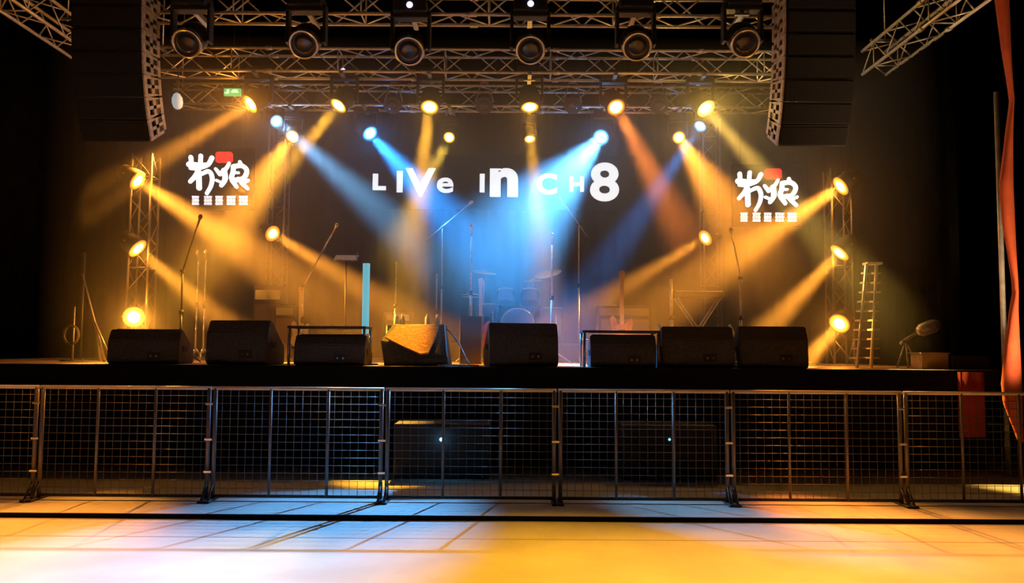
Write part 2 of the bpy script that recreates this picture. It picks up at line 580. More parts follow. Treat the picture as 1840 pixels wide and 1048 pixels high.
# middle truss: six amber moving heads
for px, py, tg, col, pw, cone, glow, lab, s, dsp in (
        (450, 187, P(150, 370, 11.3), AMBER, 15000, 13, 800, 'lit amber moving light at the left end of the middle truss', 1.0, False),
        (608, 190, P(405, 430, 11.5), GOLD, 15000, 13, 120, 'lit golden moving light with a violet display, second from left on middle truss', 1.0, True),
        (772, 193, P(722, 612, 10.3), GOLD, 10000, 12, 100, 'lit amber moving light third from the left on the middle truss', 1.0, False),
        (952, 193, P(976, 600, 11.5), GOLD, 7000, 11, 110, 'lit amber moving light on the centre of the middle truss', 1.0, False),
        (1107, 193, PZ(1500, 930), ORANGE, 7000, 12, 110, 'lit deep orange moving light on the middle truss, above the big figure 8', 1.0, False),
        (1268, 195, P(1420, 365, 11.5), (1.0, .58, .09), 10000, 12, 800, 'lit yellow moving light at the right end of the middle truss', 1.0, False)):
    moving_head(px, py, T2Y - 0.02, tg, lab, GA, col, pw, cone, glow, 'lens_amber', s, dsp, ty=T2Y)

# rear truss
GR = 'lit lights under the rear truss'
for px, py, tg, col, pw, cone, glow, lens, lab, s in (
        (497, 218, PZ(1330, 944), PALE, 9000, 9, 130, 'lens_blue', 'pale blue stage light furthest left on the rear truss', .8),
        (525, 245, PZ(20, 965), (1.0, .34, .03), 8500, 15, 110, 'lens_amber', 'golden stage light just right of the leftmost blue light', .8),
        (665, 240, P(960, 560, 11.8), BLUE, 15000, 19, 210, 'lens_blue', 'blue stage light on the rear truss pointing down to the right', 1.0),
        (807, 247, PZ(430, 1000), (1, .58, .06), 5000, 7, 60, 'lens_amber', 'small yellow stage light between the word Live and the truss', .7),
        (952, 250, P(1000, 600, 12.6), GOLD, 5000, 11, 70, 'lens_amber', 'small amber stage light directly below the centre moving light', .7),
        (1080, 247, PZ(430, 985), (.10, .45, 1.0), 17000, 21, 210, 'lens_blue', 'bright blue stage light on the rear truss pointing down to the left', 1.0),
        (1220, 247, PZ(1700, 985), AMBER, 8500, 16, 110, 'lens_amber', 'amber stage light on the rear truss pointing down to the right', .8),
        (1258, 227, P(1060, 520, 12.6), BLUE, 5000, 12, 110, 'lens_blue', 'pale blue stage light furthest right on the rear truss', .8)):
    moving_head(px, py, T3Y - 0.02, tg, lab, GR, col, pw, cone, glow, lens, s, ty=T3Y)

gs = 'small unlit lamps in front of the rear truss'
for px, lab in ((705, 'small unlit lamp on the rear truss left of the second amber light'), (870, 'small unlit lamp on the rear truss left of centre'),
                (1030, 'small unlit lamp on the rear truss right of centre'), (1185, 'small unlit lamp on the rear truss at the right')):
    L = P(px, 190, T3Y - 0.3)
    par_can(px, 190, T3Y - 0.3, Vector((L.x, 8, 1)), lab, gs, lens='glassdark', s=1.1, mount=(0, 0.0, 0.35))

# unseen floods added above the barrier to fill the hall floor with light
for fx, ax, col, pw, cn in ((-4.6, -4.6, (1.0, .32, .04), 6200, 50), (-1.2, -2.7, (.45, .75, 1.0), 2200, 34), (0.7, 0.35, (1.0, .44, .015), 5000, 42), (4.2, 3.2, (1.0, .36, .07), 4600, 48)):
    L = Vector((fx, 9.0, 7.3))
    d = (Vector((ax, 4.5, 0)) - L).normalized()
    t = thing('added_fill_flood', (fx, 9.0, 8.5), 'unseen fill flood added under the ceiling above the barrier, %s' % {-4.6: 'furthest left', -1.2: 'left of centre', .7: 'right of centre', 4.2: 'furthest right'}[fx], 'stage light', 'added fill floods above the barrier')
    MB().tube((fx, 9.0, 7.45), (fx, 9.0, 8.5), .02).build('pole', M['steel'], t)
    MB().lathe(L - d * .3, d, [(0, .07), (.04, .12), (.28, .14)]).build('can', M['black'], t)
    link_light('beam', 'SPOT', L + d * .02, pw, col, .08, aim=d, cone=cn)

# ------------------------------------------------------------------ lighting towers
GTW = 'vertical lighting towers at the sides of the stage'


def tower(pxc, Y, ztop, w, label):
    x = P(pxc, 560, Y).x
    t = truss('lighting_tower', (x, Y, STZ + 0.02), (x, Y, ztop), w, w, label, GTW, up=(0, 1, 0), rc=0.018, rl=0.008, pitch=0.34, m='railsteel')
    t['category'] = 'lighting tower'
    MB().box((x, Y, STZ + 0.011), (w + 0.25, w + 0.25, 0.02)).build('base_plate', M['steel'], t)
    return x


xl = tower(253, 12.0, 4.22, 0.28, 'left front aluminium lighting tower carrying three amber lamps')
xr = tower(1509, 12.0, 4.08, 0.28, 'right front aluminium lighting tower carrying three amber lamps')
xil = tower(495, 15.0, 5.62, 0.30, 'left rear lighting tower with one amber lamp halfway up')
xir = tower(1278, 15.0, 5.62, 0.30, 'right rear lighting tower with one amber lamp halfway up')
GS = 'amber lamps on the front lighting towers'
for px, py, tg, pw, cone, glow, lab in (
        (248, 325, P(640, 580, 11.4), 17000, 21, 160, 'top amber lamp on the left front lighting tower'),
        (248, 447, P(470, 640, 11.5), 12000, 17, 140, 'middle amber lamp on the left front lighting tower'),
        (240, 570, P(330, 640, 6.0), 1200, 22, 800, 'lowest amber lamp on the left front lighting tower, glaring at the audience'),
        (1510, 335, P(1130, 590, 11.4), 17000, 21, 160, 'top amber lamp on the right front lighting tower'),
        (1508, 455, P(1240, 740, 11.4), 14000, 18, 140, 'middle amber lamp on the right front lighting tower'),
        (1508, 582, P(1440, 660, 11.0), 6000, 17, 350, 'lowest amber lamp on the right front lighting tower')):
    par_can(px, py, 11.72, tg, lab, GS, AMBER, pw, cone, glow)
for px, py, tg, lab in ((490, 420, P(620, 500, 13.6), 'amber lamp on the left rear lighting tower'),
                        (1267, 428, P(1040, 565, 13.4), 'amber lamp on the right rear lighting tower')):
    par_can(px, py, 14.72, tg, lab, 'amber lamps on the rear lighting towers', AMBER, 11000, 12, 90)

# ------------------------------------------------------------------ line arrays


def line_array(side, label):
    xin = P(252 if side < 0 else 1412, 150, 9.6).x
    xout = xin + side * 0.84
    y0 = 9.55
    t = thing('line_array_loudspeaker', ((xin + xout) / 2, y0, 3.8), label, 'loudspeaker', 'hanging line arrays either side of the stage')
    p = Vector((0, y0, 6.78))     # front top corner
    ang = 0.0
    n_ = 11
    fr = MB()
    for k in range(n_):
        ang = [0, 0, 0, 0, 1, 3, 6, 10, 15, 21, 29][k]
        a = math.radians(ang)
        hgt = 0.255
        down = Vector((0, math.sin(a), -math.cos(a)))
        back = Vector((0, math.cos(a), math.sin(a)))
        dep = 0.52
        c = [p, p + down * hgt, p + down * hgt * 0.86 + back * dep, p + down * hgt * 0.14 + back * dep]
        x0, x1 = min(xin, xout), max(xin, xout)
        cab = MB().prism([Vector((x0 + 0.02, q.y, q.z)) for q in c], (x1 - x0 - 0.04, 0, 0)).build('cabinet', M['black'], t)
        g = [p + down * 0.02 - back * 0.012, p + down * (hgt - 0.02) - back * 0.012]
        MB().prism([Vector((x0 + 0.03, g[0].y, g[0].z)), Vector((x0 + 0.03, g[1].y, g[1].z)), Vector((x1 - 0.03, g[1].y, g[1].z)), Vector((x1 - 0.03, g[0].y, g[0].z))], back * 0.02).build('grille', M['grille'], cab)
        # inner side rigging frame: bars round each cabinet side with open slots
        xs = xin - side * 0.0
        rg = MB()
        cc = p + down * hgt / 2 + back * 0.05
        R = Matrix(((1, 0, 0), (0, back.y, down.y), (0, back.z, down.z)))
        for (u0, u1, v0, v1) in ((0.02, 0.10, 0.0, 1.0), (0.42, 0.50, 0.12, 0.88), (0.10, 0.42, 0.0, 0.16), (0.10, 0.42, 0.84, 1.0), (0.10, 0.42, 0.42, 0.58), (0.22, 0.30, 0.16, 0.84)):
            ctr = p + back * (u0 + u1) / 2 + down * hgt * (v0 + v1) / 2
            rg.box((xs, ctr.y, ctr.z), (0.02, (u1 - u0), (v1 - v0) * hgt), rot=R)
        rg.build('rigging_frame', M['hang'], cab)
        p = p + down * (hgt + 0.012)
    # top bumper frame and cables
    MB().box(((xin + xout) / 2, y0 + 0.3, 6.83), (0.8, 0.7, 0.06)).tube(((xin + xout) / 2, y0 + 0.3, 6.83), ((xin + xout) / 2, y0 + 0.3, 8.5), 0.015).build('hanging_frame', M['black'], t)
    return t


line_array(-1, 'black hanging loudspeaker array left of the stage, inner edge lit brown')
line_array(1, 'black hanging loudspeaker array right of the stage, inner edge lit orange')

# ------------------------------------------------------------------ lettering on the backdrop


def glyph_mesh(ch, px0, px1, py0, py1, Y, off, depth=0.04):
    cu = bpy.data.curves.new('letter_curve', 'FONT')
    cu.body = ch
    cu.size = 1.0
    cu.offset = off
    cu.extrude = 0.02
    cu.resolution_u = 6
    o = bpy.data.objects.new('letter_tmp', cu)
    COL.objects.link(o)
    dg = bpy.context.evaluated_depsgraph_get()
    me = bpy.data.meshes.new_from_object(o.evaluated_get(dg))
    bpy.data.objects.remove(o)
    a, c = P(px0, py1, Y), P(px1, py0, Y)
    xs = [v.co.x for v in me.vertices]
    ys = [v.co.y for v in me.vertices]
    zs = [v.co.z for v in me.vertices]
    for v in me.vertices:
        u = (v.co.x - min(xs)) / (max(xs) - min(xs))
        w = (v.co.y - min(ys)) / (max(ys) - min(ys))
        dz = (v.co.z - min(zs)) / (max(zs) - min(zs))
        v.co = Vector((a.x + (c.x - a.x) * u, Y - depth * dz, a.z + (c.z - a.z) * w))
    return me


def mesh_obj(name, me, m, parent):
    o = bpy.data.objects.new(name, me)
    off = ORG[parent]
    for v in me.vertices:
        v.co -= off
    me.materials.clear()
    me.materials.append(m)
    COL.objects.link(o)
    o.parent = parent
    ORG[o] = off
    return o


SY = 16.6
c0 = P(890, 330, SY)
sg = thing('lettered_sign', (c0.x, SY, P(890, 362, SY).z), 'white lit lettering reading LiVe in CH8 on the dark backdrop', 'sign')
pa, pb = P(640, 375, SY), P(1140, 280, SY)
MB().box(((pa.x + pb.x) / 2, SY + 0.03, (pa.z + pb.z) / 2), (pb.x - pa.x, 0.04, pb.z - pa.z)).build('panel', M['screen'], sg)
for ch, a, b2, c, d2, off in (('L', 670, 694, 313, 342, .05), ('I', 713, 724, 308, 346, .02), ('V', 728, 783, 303, 353, .03), ('e', 785, 815, 320, 347, .02),
                              ('I', 862, 871, 313, 346, .02), ('n', 880, 931, 303, 354, .045), ('C', 964, 1001, 312, 350, .035), ('H', 1023, 1049, 318, 345, .035),
                              ('8', 1060, 1112, 293, 362, .028)):
    mesh_obj('letter', glyph_mesh(ch, a, b2, c, d2, SY, off), M['letter'], sg)
# the sign hangs on two cables from above
MB().tube((pa.x + .3, SY + 0.03, pb.z), (pa.x + .3, SY + 0.03, 8.5), 0.006, seg=6).tube((pb.x - .3, SY + 0.03, pb.z), (pb.x - .3, SY + 0.03, 8.5), 0.006, seg=6).build('hanging_cable', M['rubber'], sg)

# ------------------------------------------------------------------ side logo screens


def brush(mb, pts, w, f):
    """flat brush stroke through 2D points, mapped to the world by f, round ends"""
    if not isinstance(w, (list, tuple)):
        w = [w] * len(pts)
    # resample with Catmull-Rom
    P2 = [Vector(p) for p in pts]
    out, ws = [], []
    for k in range(len(P2) - 1):
        p0 = P2[max(k - 1, 0)]
        p1, p2 = P2[k], P2[k + 1]
        p3 = P2[min(k + 2, len(P2) - 1)]
        for j in range(6):
            t = j / 6
            out.append(0.5 * ((2 * p1) + (p2 - p0) * t + (2 * p0 - 5 * p1 + 4 * p2 - p3) * t * t + (3 * p1 - p0 - 3 * p2 + p3) * t ** 3))
            ws.append(w[k] * (1 - t) + w[k + 1] * t)
    out.append(P2[-1])
    ws.append(w[-1])
    L_, R_ = [], []
    for k, p in enumerate(out):
        d = (out[min(k + 1, len(out) - 1)] - out[max(k - 1, 0)]).normalized()
        nrm = Vector((-d.y, d.x))
        L_.append(p + nrm * ws[k] / 2)
        R_.append(p - nrm * ws[k] / 2)
    for k in range(len(out) - 1):
        mb.prism([f(L_[k]), f(L_[k + 1]), f(R_[k + 1]), f(R_[k])], (0, -0.03, 0))
    for c, r in ((out[0], ws[0] / 2), (out[-1], ws[-1] / 2)):
        mb.prism([f(c + Vector((math.cos(t * math.pi / 6), math.sin(t * math.pi / 6))) * r) for t in range(12)], (0, -0.03, 0))


def logo(ox, oy, Y, label):
    S = 8.06

    def f(p):
        return P(ox + p[0] / S, oy + p[1] / S, Y)
    o = f((600, 950))
    t = thing('logo_screen', tuple(o), label, 'sign', 'calligraphy signs either side of the stage')
    a, c = f((90, 980)), f((1110, 90))
    MB().box(((a.x + c.x) / 2, Y + 0.03, (a.z + c.z) / 2), (c.x - a.x, 0.05, c.z - a.z), bev=0.008).build('panel', M['screen'], t)
    MB().tube((a.x + .15, Y + .03, c.z - .01), (a.x + .15, Y + .03, 8.5), 0.004, seg=6).tube((c.x - .15, Y + .03, c.z - .01), (c.x - .15, Y + .03, 8.5), 0.004, seg=6).build('hanging_cable', M['rubber'], t)
    chars = (
        [([(190, 225), (200, 330)], 62), ([(335, 205), (325, 340)], 60), ([(495, 235), (440, 330), (330, 380)], [66, 60, 50]), ([(165, 330), (320, 345), (430, 330)], [80, 80, 50]),
         ([(185, 385), (300, 395)], 50), ([(300, 370), (275, 470), (180, 580)], [60, 70, 54]), ([(305, 440), (310, 670)], [70, 76]), ([(340, 470), (450, 430), (498, 520), (480, 640), (420, 750)], [50, 60, 62, 56, 50])],
        [([(550, 395), (610, 470)], [44, 60]), ([(745, 310), (700, 390), (610, 470)], [42, 54, 50]), ([(670, 420), (685, 540), (630, 635)], [80, 74, 56]), ([(560, 560), (630, 590)], 40)],
        [([(900, 295), (930, 360)], 50), ([(805, 360), (930, 350), (1000, 420), (960, 520), (880, 550), (780, 540), (800, 440), (805, 370)], 64), ([(810, 450), (880, 450)], 36),
         ([(790, 560), (850, 655)], [70, 54]), ([(880, 540), (940, 610), (1010, 680)], [60, 64, 50]), ([(1020, 560), (940, 600)], 44)])
    for st in chars:
        mb = MB()
        for pts, w in st:
            brush(mb, pts, w, f)
        mb.build('brush_character', M['letter'], t, label='white brush-drawn character')
    sl = MB()
    sl.prism([f(p) for p in ((575, 150), (770, 150), (795, 175), (795, 280), (770, 305), (575, 305), (550, 280), (550, 175))], (0, -0.03, 0))
    sl.build('seal', M['seal'], t, label='red square seal')
    for x0, x1 in ((205, 305), (380, 492), (545, 650), (708, 835), (885, 1015)):
        mb = MB()
        y0, y1 = 785, 915
        w = x1 - x0
        for (u0, v0, u1, v1) in ((0, 0, 1, .2), (0, .4, 1, .6), (.0, .8, 1, 1), (.05, 0, .28, 1), (.7, .1, .93, 1), (.4, 0, .58, .9)):
            mb.prism([f((x0 + w * u0, y0 + 130 * v0)), f((x0 + w * u1, y0 + 130 * v0)), f((x0 + w * u1, y0 + 130 * v1)), f((x0 + w * u0, y0 + 130 * v1))], (0, -0.02, 0))
        mb.build('caption_character', M['cap'], t)


logo(320, 255, 13.6, 'lit white calligraphy sign with red seal left of the lettering')
logo(1305, 285, 13.6, 'lit white calligraphy sign with red seal at right, crossed by amber beams')

# ------------------------------------------------------------------ monitor wedges


def wedge(px0, px1, Y, h, dep, label, rz=0.0, kindm='wedge', flip=False, chamf=0.32):
    """floor monitor with its plain back towards the audience; px0..px1 front edge span"""
    a, c = P(px0, 655, Y), P(px1, 655, Y)
    wdt = (c.x - a.x)
    cx = (a.x + c.x) / 2
    t = thing('monitor_speaker', (cx, Y, STZ), label, 'loudspeaker', 'floor monitor speakers along the stage edge')
    R = Matrix.Rotation(rz, 3, 'Z')
    ctr = Vector((cx, Y + dep / 2, STZ))

    def tr(x, y, z):
        return ctr + R @ Vector((x, y - dep / 2, z))
    # side profile (y from audience side to performer side)
    if not flip:
        prof = [(0.03, 0), (0.0, 0.05), (0.02, h * (1 - chamf)), (0.10, h), (0.17, h), (dep, h * 0.42), (dep, 0.0)]
        gr = [(0.19, h * .97), (dep - 0.015, h * 0.45)]
    else:
        prof = [(dep - 0.03, 0), (dep, 0.05), (dep - 0.02, h * .7), (dep - 0.10, h), (dep - 0.17, h), (0, h * 0.30), (0, 0)]
        gr = [(dep - 0.19, h * .97), (0.015, h * 0.33)]
    pts = [tr(-wdt / 2, y, z) for y, z in prof]
    mb = MB().prism(pts, R @ Vector((wdt, 0, 0)))
    bmesh.ops.bevel(mb.bm, geom=mb.bm.edges[:], offset=0.012, segments=2, affect='EDGES')
    cab = mb.build('cabinet', M[kindm], t)
    g0, g1 = gr
    nrm = Vector((0, g0[1] - g1[1], (g1[0] - g0[0]))).normalized()
    if nrm.z < 0:
        nrm = -nrm
    q = [tr(-wdt / 2 + .03, g0[0], g0[1]), tr(wdt / 2 - .03, g0[0], g0[1]), tr(wdt / 2 - .03, g1[0], g1[1]), tr(-wdt / 2 + .03, g1[0], g1[1])]
    MB().prism([x + (R @ nrm) * 0.004 for x in q], (R @ nrm) * 0.02).build('grille', M['tan'] if flip else M['grille'], t, label='grille with amber light put into its colour' if flip else None)
    # carrying handles in both sides and a connector plate on the back
    for sg_ in (-1, 1):
        c1 = tr(sg_ * (wdt / 2 + 0.004), dep * 0.4, h * 0.45)
        MB().box(c1, (0.012, 0.16, 0.07), rot=R, bev=0.004).build('handle', M['rubber'], t)
    if not flip:
        c1 = tr(wdt * 0.16, -0.004, h * 0.24)
        pl = MB().box(c1, (0.16, 0.012, 0.09), rot=R, bev=0.003).build('connector_plate', M['black'], t)
        for k in (-1, 1):
            MB().lathe(tr(wdt * 0.16 + k * 0.035, -0.01, h * 0.24), R @ Vector((0, -1, 0)), [(0, 0.016), (0.008, 0.014)], seg=12).build('socket', M['chrome'], pl)
    return t


wedge(190, 316, 10.12, 0.42, 0.58, 'black floor monitor furthest left, below the lowest amber lamp', rz=0.05)
wedge(370, 484, 10.12, 0.54, 0.60, 'black floor monitor with brown lit side, second from the left', rz=-0.10)
wedge(527, 655, 10.10, 0.37, 0.55, 'dark floor monitor under the left low metal frame')


def side_monitor():
    """floor monitor lying tipped on its back edge so that its sloping amber-lit front faces up towards the audience"""
    o = P(742, 655, 10.2)
    t = thing('monitor_speaker', (o.x, 10.3, STZ), 'tipped floor monitor with a sloping orange lit front, left of centre', 'loudspeaker', 'floor monitor speakers along the stage edge')
    yy = lambda py: 10.10 + (640 - py) / 57 * 0.40
    pts = [P(x, y, yy(y) + .03) for x, y in ((706, 583), (799, 583), (684, 612), (804, 641))]
    pts += [Vector((P(690, 655, 10.15).x, 10.16, STZ)), Vector((P(806, 655, 10.15).x, 10.12, STZ))]
    pts += [Vector((pts[0].x, 10.8, pts[0].z)), Vector((pts[1].x, 10.8, pts[1].z)), Vector((pts[4].x, 10.8, STZ)), Vector((pts[5].x, 10.8, STZ))]
    mb = MB()
    vs = [mb.bm.verts.new(p) for p in pts]
    bmesh.ops.convex_hull(mb.bm, input=vs)
    bmesh.ops.bevel(mb.bm, geom=mb.bm.edges[:], offset=0.008, segments=1, affect='EDGES')
    mb.build('cabinet', M['wedge'], t)
    n_ = Vector((0, -.62, .78))
    MB().prism([P(x, y, yy(y)) for x, y in ((716, 585), (788, 588), (781, 612), (770, 636), (756, 638), (728, 626), (692, 608))], n_ * .02).build('grille', M['tan'], t, label='panel with amber light put into its orange colour')
    MB().box((P(802, 625, 10.5).x + .005, 10.5, STZ + .22), (.014, .16, .07), bev=.004).build('handle', M['rubber'], t)


side_monitor()
wedge(872, 998, 10.12, 0.53, 0.60, 'dark floor monitor with an orange-brown left side, right of centre', rz=0.16)
wedge(1062, 1180, 10.10, 0.39, 0.55, 'black floor monitor under the right low metal frame')
wedge(1192, 1320, 10.12, 0.50, 0.60, 'black floor monitor second from the right')
wedge(1332, 1454, 10.12, 0.51, 0.60, 'black floor monitor furthest right, with a small silver connector on its back')

# low metal frames


def low_frame(px0, px1, py, Y, label):
    a, c = P(px0, py, Y), P(px1, py, Y)
    z = (a.z + c.z) / 2
    t = thing('low_frame', ((a.x + c.x) / 2, Y, STZ), label, 'stand', 'low metal frames over floor monitors')
    MB().box(((a.x + c.x) / 2, Y + .22, z - 0.015), (c.x - a.x + 0.04, 0.48, 0.03), bev=0.006).build('top', M['wedge'], t)
    for x in (a.x, c.x):
        for y in (Y, Y + 0.44):
            MB().tube((x, y, STZ), (x, y, z - 0.03), 0.018).build('leg', M['steel'], t)
    MB().tube((a.x, Y + .44, z - 0.12), (c.x, Y + .44, z - .12), 0.014).build('crossbar', M['steel'], t)
    return t, z


_, zfl = low_frame(520, 655, 586, 10.68 - 0.45, 'low metal frame table behind the left centre, crossed by the cyan tube stand')
_, zfr = low_frame(1050, 1183, 594, 10.68 - 0.45, 'low metal frame table at right of centre, guitar standing behind it')

# ------------------------------------------------------------------ stands


def mic_stand(px, Y, pytop, label, boom=None, m='steel', mic=None, r=0.011, group='microphone stands on the stage', base_z=STZ, legs=0.26):
    top = P(px, pytop, Y)
    x = top.x
    t = thing('microphone_stand', (x, Y, base_z), label, 'microphone stand', group)
    MB().tube((x, Y, base_z + 0.12), (x, Y, base_z + (top.z - base_z) * 0.55), r * 1.35).tube((x, Y, base_z + (top.z - base_z) * 0.55), (x, Y, top.z), r).build('pole', M[m], t)
    for k in range(3):
        an = 0.5 + k * 2.094
        MB().tube((x, Y, base_z + 0.20), (x + math.cos(an) * legs, Y + math.sin(an) * legs, base_z + 0.012), 0.008, seg=6).build('leg', M[m], t)
    MB().lathe((x, Y, base_z + (top.z - base_z) * 0.55 - 0.03), (0, 0, 1), [(0, r * 1.5), (0.0, r * 2.2), (0.06, r * 2.2), (0.06, r * 1.5)], seg=12).build('clutch', M['rubber'], t)
    end = Vector((x, Y, top.z))
    d = Vector((0, -0.3, 1)).normalized()
    if boom:
        a, c = P(*boom[0]), P(*boom[1])
        MB().tube(a, c, r * 0.8, seg=6).build('boom', M[m], t)
        MB().lathe((x - 0.025, Y, top.z), (1, 0, 0), [(0, 0.022), (0.05, 0.022)], seg=12).build('boom_clamp', M['rubber'], t)
        end = c
        d = (c - a).normalized()
    if mic:
        q = MB()
        q.lathe(end - d * 0.02, d, [(0, 0.010), (0.13, 0.016), (0.135, 0.024), (0.16, 0.028), (0.185, 0.022), (0.195, 0.006)], seg=14)
        q.build('microphone', M['chrome'] if mic == 'c' else M['wedge'], None, 'microphone on ' + mic_lab(label), 'microphone', 'microphones on stands')
    return t


def mic_lab(label):
    return 'the ' + ' '.join(label.split()[:12])


mic_stand(328, 10.9, 487, 'black boom stand in front of the left tower beams', ((325, 496, 10.9), (354, 408, 10.85)), 'black', 'b', 0.013)
mic_stand(545, 12.2, 514, 'short boom stand with an arm rising to the right, left of the cyan tube', ((541, 522, 12.2), (597, 420, 12.1)), 'chrome', 'c', 0.014)
mic_stand(847, 12.0, 425, 'tall straight stand in the middle of the blue beam', None, 'steel', 'c', 0.013)
mic_stand(992, 12.0, 440, 'tall straight stand right of the drums with splayed feet', None, 'steel', 'c', 0.013, legs=0.34)
mic_stand(1330, 11.1, 500, 'bent boom stand behind the rightmost monitor speakers', ((1333, 508, 11.1), (1317, 432, 11.0)), 'steel', 'c', 0.013)
mic_stand(795, 13.4, 408, 'overhead boom stand at the left of the drums', ((768, 430, 13.4), (835, 374, 13.3)), 'steel', 'c', 0.010)
mic_stand(1040, 13.4, 402, 'overhead boom stand at the right of the drums', ((1055, 425, 13.4), (1015, 368, 13.3)), 'steel', 'c', 0.011)
mic_stand(712, 13.0, 470, 'slim pole stand behind the leftmost water bottles', None, 'steel', None, 0.012)
mic_stand(785, 13.0, 492, 'slim pole stand behind the rightmost water bottle', None, 'steel', None, 0.012)
mic_stand(356, 12.6, 470, 'left one of two thin lit stands beside the left tower beams', None, 'chrome', 'c', 0.012, legs=0.12)
mic_stand(370, 12.6, 468, 'right one of two thin lit stands beside the left tower beams', None, 'chrome', 'c', 0.012, legs=0.12)
mic_stand(1206, 12.0, 502, 'thick grey pole stand left of the keyboard', None, 'steel', None, 0.022)

# cyan light tube stand
tp = P(659, 474, 10.55)
tb = P(659, 600, 10.55)
t = thing('light_tube_stand', (tp.x, 10.55 - 0.02, STZ), 'upright cyan glowing tube on a thin pole left of centre stage', 'light')
MB().tube((tp.x, 10.53, tb.z), (tp.x, 10.53, tp.z), 0.045, seg=16).build('tube', M['tube'], t)
MB().tube((tp.x, 10.53, STZ + .02), (tp.x, 10.53, tb.z), 0.014).build('pole', M['steel'], t)
MB().lathe((tp.x, 10.53, STZ), (0, 0, 1), [(0, 0.17), (0.015, 0.17), (0.02, 0.15)]).build('base', M['black'], t)

# music stand
ms = P(622, 470, 11.6)
t = thing('music_stand', (ms.x, 11.6, STZ), 'thin black music stand with its desk seen edge-on left of the cyan tube', 'music stand')
MB().box((ms.x, 11.6, ms.z + 0.05), (0.32, 0.2, 0.012), rot=Matrix.Rotation(math.radians(25), 3, 'X')).box((ms.x + 0.16, 11.55, ms.z + 0.06), (0.012, 0.03, 0.12)).build('desk', M['steel'], t)
MB().tube((ms.x, 11.6, STZ + .15), (ms.x, 11.6, ms.z + 0.04), 0.009).build('pole', M['black'], t)
for k in range(3):
    an = 0.3 + k * 2.094
    MB().tube((ms.x, 11.6, STZ + .2), (ms.x + .24 * math.cos(an), 11.6 + .24 * math.sin(an), STZ + .01), 0.008, seg=6).build('leg', M['black'], t)

# ------------------------------------------------------------------ drum riser and kit
r0, r1 = P(800, 640, 13.3), P(1045, 640, 13.3)
RZ = STZ + 0.30
MB().box(((r0.x + r1.x) / 2, 14.1, STZ + 0.135), (r1.x - r0.x, 1.7, 0.27)).build('drum_riser', M['blackpaint'], None, 'low dark drum riser in the centre of the stage', 'platform').select_set(False)
bpy.data.objects['drum_riser'].name = 'drum_riser'
MB().box(((r0.x + r1.x) / 2, 14.1, STZ + 0.285), (r1.x - r0.x, 1.7, 0.03)).build('carpet', M['amp'], None, 'thin dark carpet lying on the drum riser', 'carpet')
DY = 13.85
kx = P(930, 560, DY).x


def cylthing(mb, c, d, r, l, seg=28):
    return mb.lathe(c, d, [(0, r), (l, r)], seg)


bd = thing('bass_drum', (kx, DY, RZ), 'dark blue bass drum with two mounted toms in the centre of the kit', 'drum')
cz = RZ + 0.29
cylthing(MB(), (kx, DY - 0.22, cz), (0, 1, 0), 0.275, 0.44).build('shell', M['shell'], bd)
MB().lathe((kx, DY - 0.235, cz), (0, 1, 0), [(0, 0.255), (0, 0.287), (0.035, 0.287), (0.035, 0.27)], 28).build('hoop', M['chrome'], bd)
MB().lathe((kx, DY - 0.228, cz), (0, 1, 0), [(0, 0.256), (0.004, 0.256)], 28).build('front_head', M['glassdark'], bd)
for sx in (-1, 1):
    MB().tube((kx + sx * 0.2, DY - 0.1, cz - 0.1), (kx + sx * 0.34, DY - 0.25, RZ + 0.01), 0.009).build('spur', M['chrome'], bd)
    tc_ = Vector((kx + sx * 0.20, DY - 0.02, RZ + 0.66))
    dd = Vector((0, 0.35, 1)).normalized()
    tm = cylthing(MB(), tc_, dd, 0.145, 0.21, 24).build('tom', M['shell'], bd)
    MB().lathe(tc_ + dd * 0.20, dd, [(0, 0.146), (0, 0.154), (0.02, 0.154), (0.02, 0.14)], 24).build('rim', M['chrome'], tm)
    MB().lathe(tc_ + dd * 0.205, dd, [(0, 0.14), (0.006, 0.139)], 24).build('skin', M['skin'], tm)
    MB().tube((kx + sx * 0.03, DY, cz + 0.26), tc_ + dd * 0.08 - Vector((sx * 0.13, 0, 0)), 0.012).build('tom_arm', M['chrome'], bd)


def drum_on_legs(x, y, r, h, z0, label, name):
    t = thing(name, (x, y, RZ), label, 'drum')
    cylthing(MB(), (x, y, z0), (0, 0, 1), r, h).build('shell', M['shell'], t)
    MB().lathe((x, y, z0 + h - 0.01), (0, 0, 1), [(0, r), (0, r + .01), (0.022, r + .01), (0.022, r - .004)], 24).build('rim', M['chrome'], t)
    MB().lathe((x, y, z0 + h), (0, 0, 1), [(0, r - .006), (0.005, r - .008)], 24).build('skin', M['skin'], t)
    for k in range(3):
        an = 0.9 + k * 2.094
        MB().tube((x + math.cos(an) * (r + .012), y + math.sin(an) * (r + .012), z0 + h * 0.7), (x + math.cos(an) * (r + .05), y + math.sin(an) * (r + .05), RZ + 0.005), 0.009).build('leg', M['chrome'], t)
    return t


drum_on_legs(kx + 0.55, DY + 0.05, 0.2, 0.36, RZ + 0.22, 'dark blue floor tom on three chrome legs at the right of the kit', 'floor_tom')
drum_on_legs(kx - 0.48, DY + 0.1, 0.18, 0.14, RZ + 0.50, 'shallow snare drum on legs at the left of the kit', 'snare_drum')


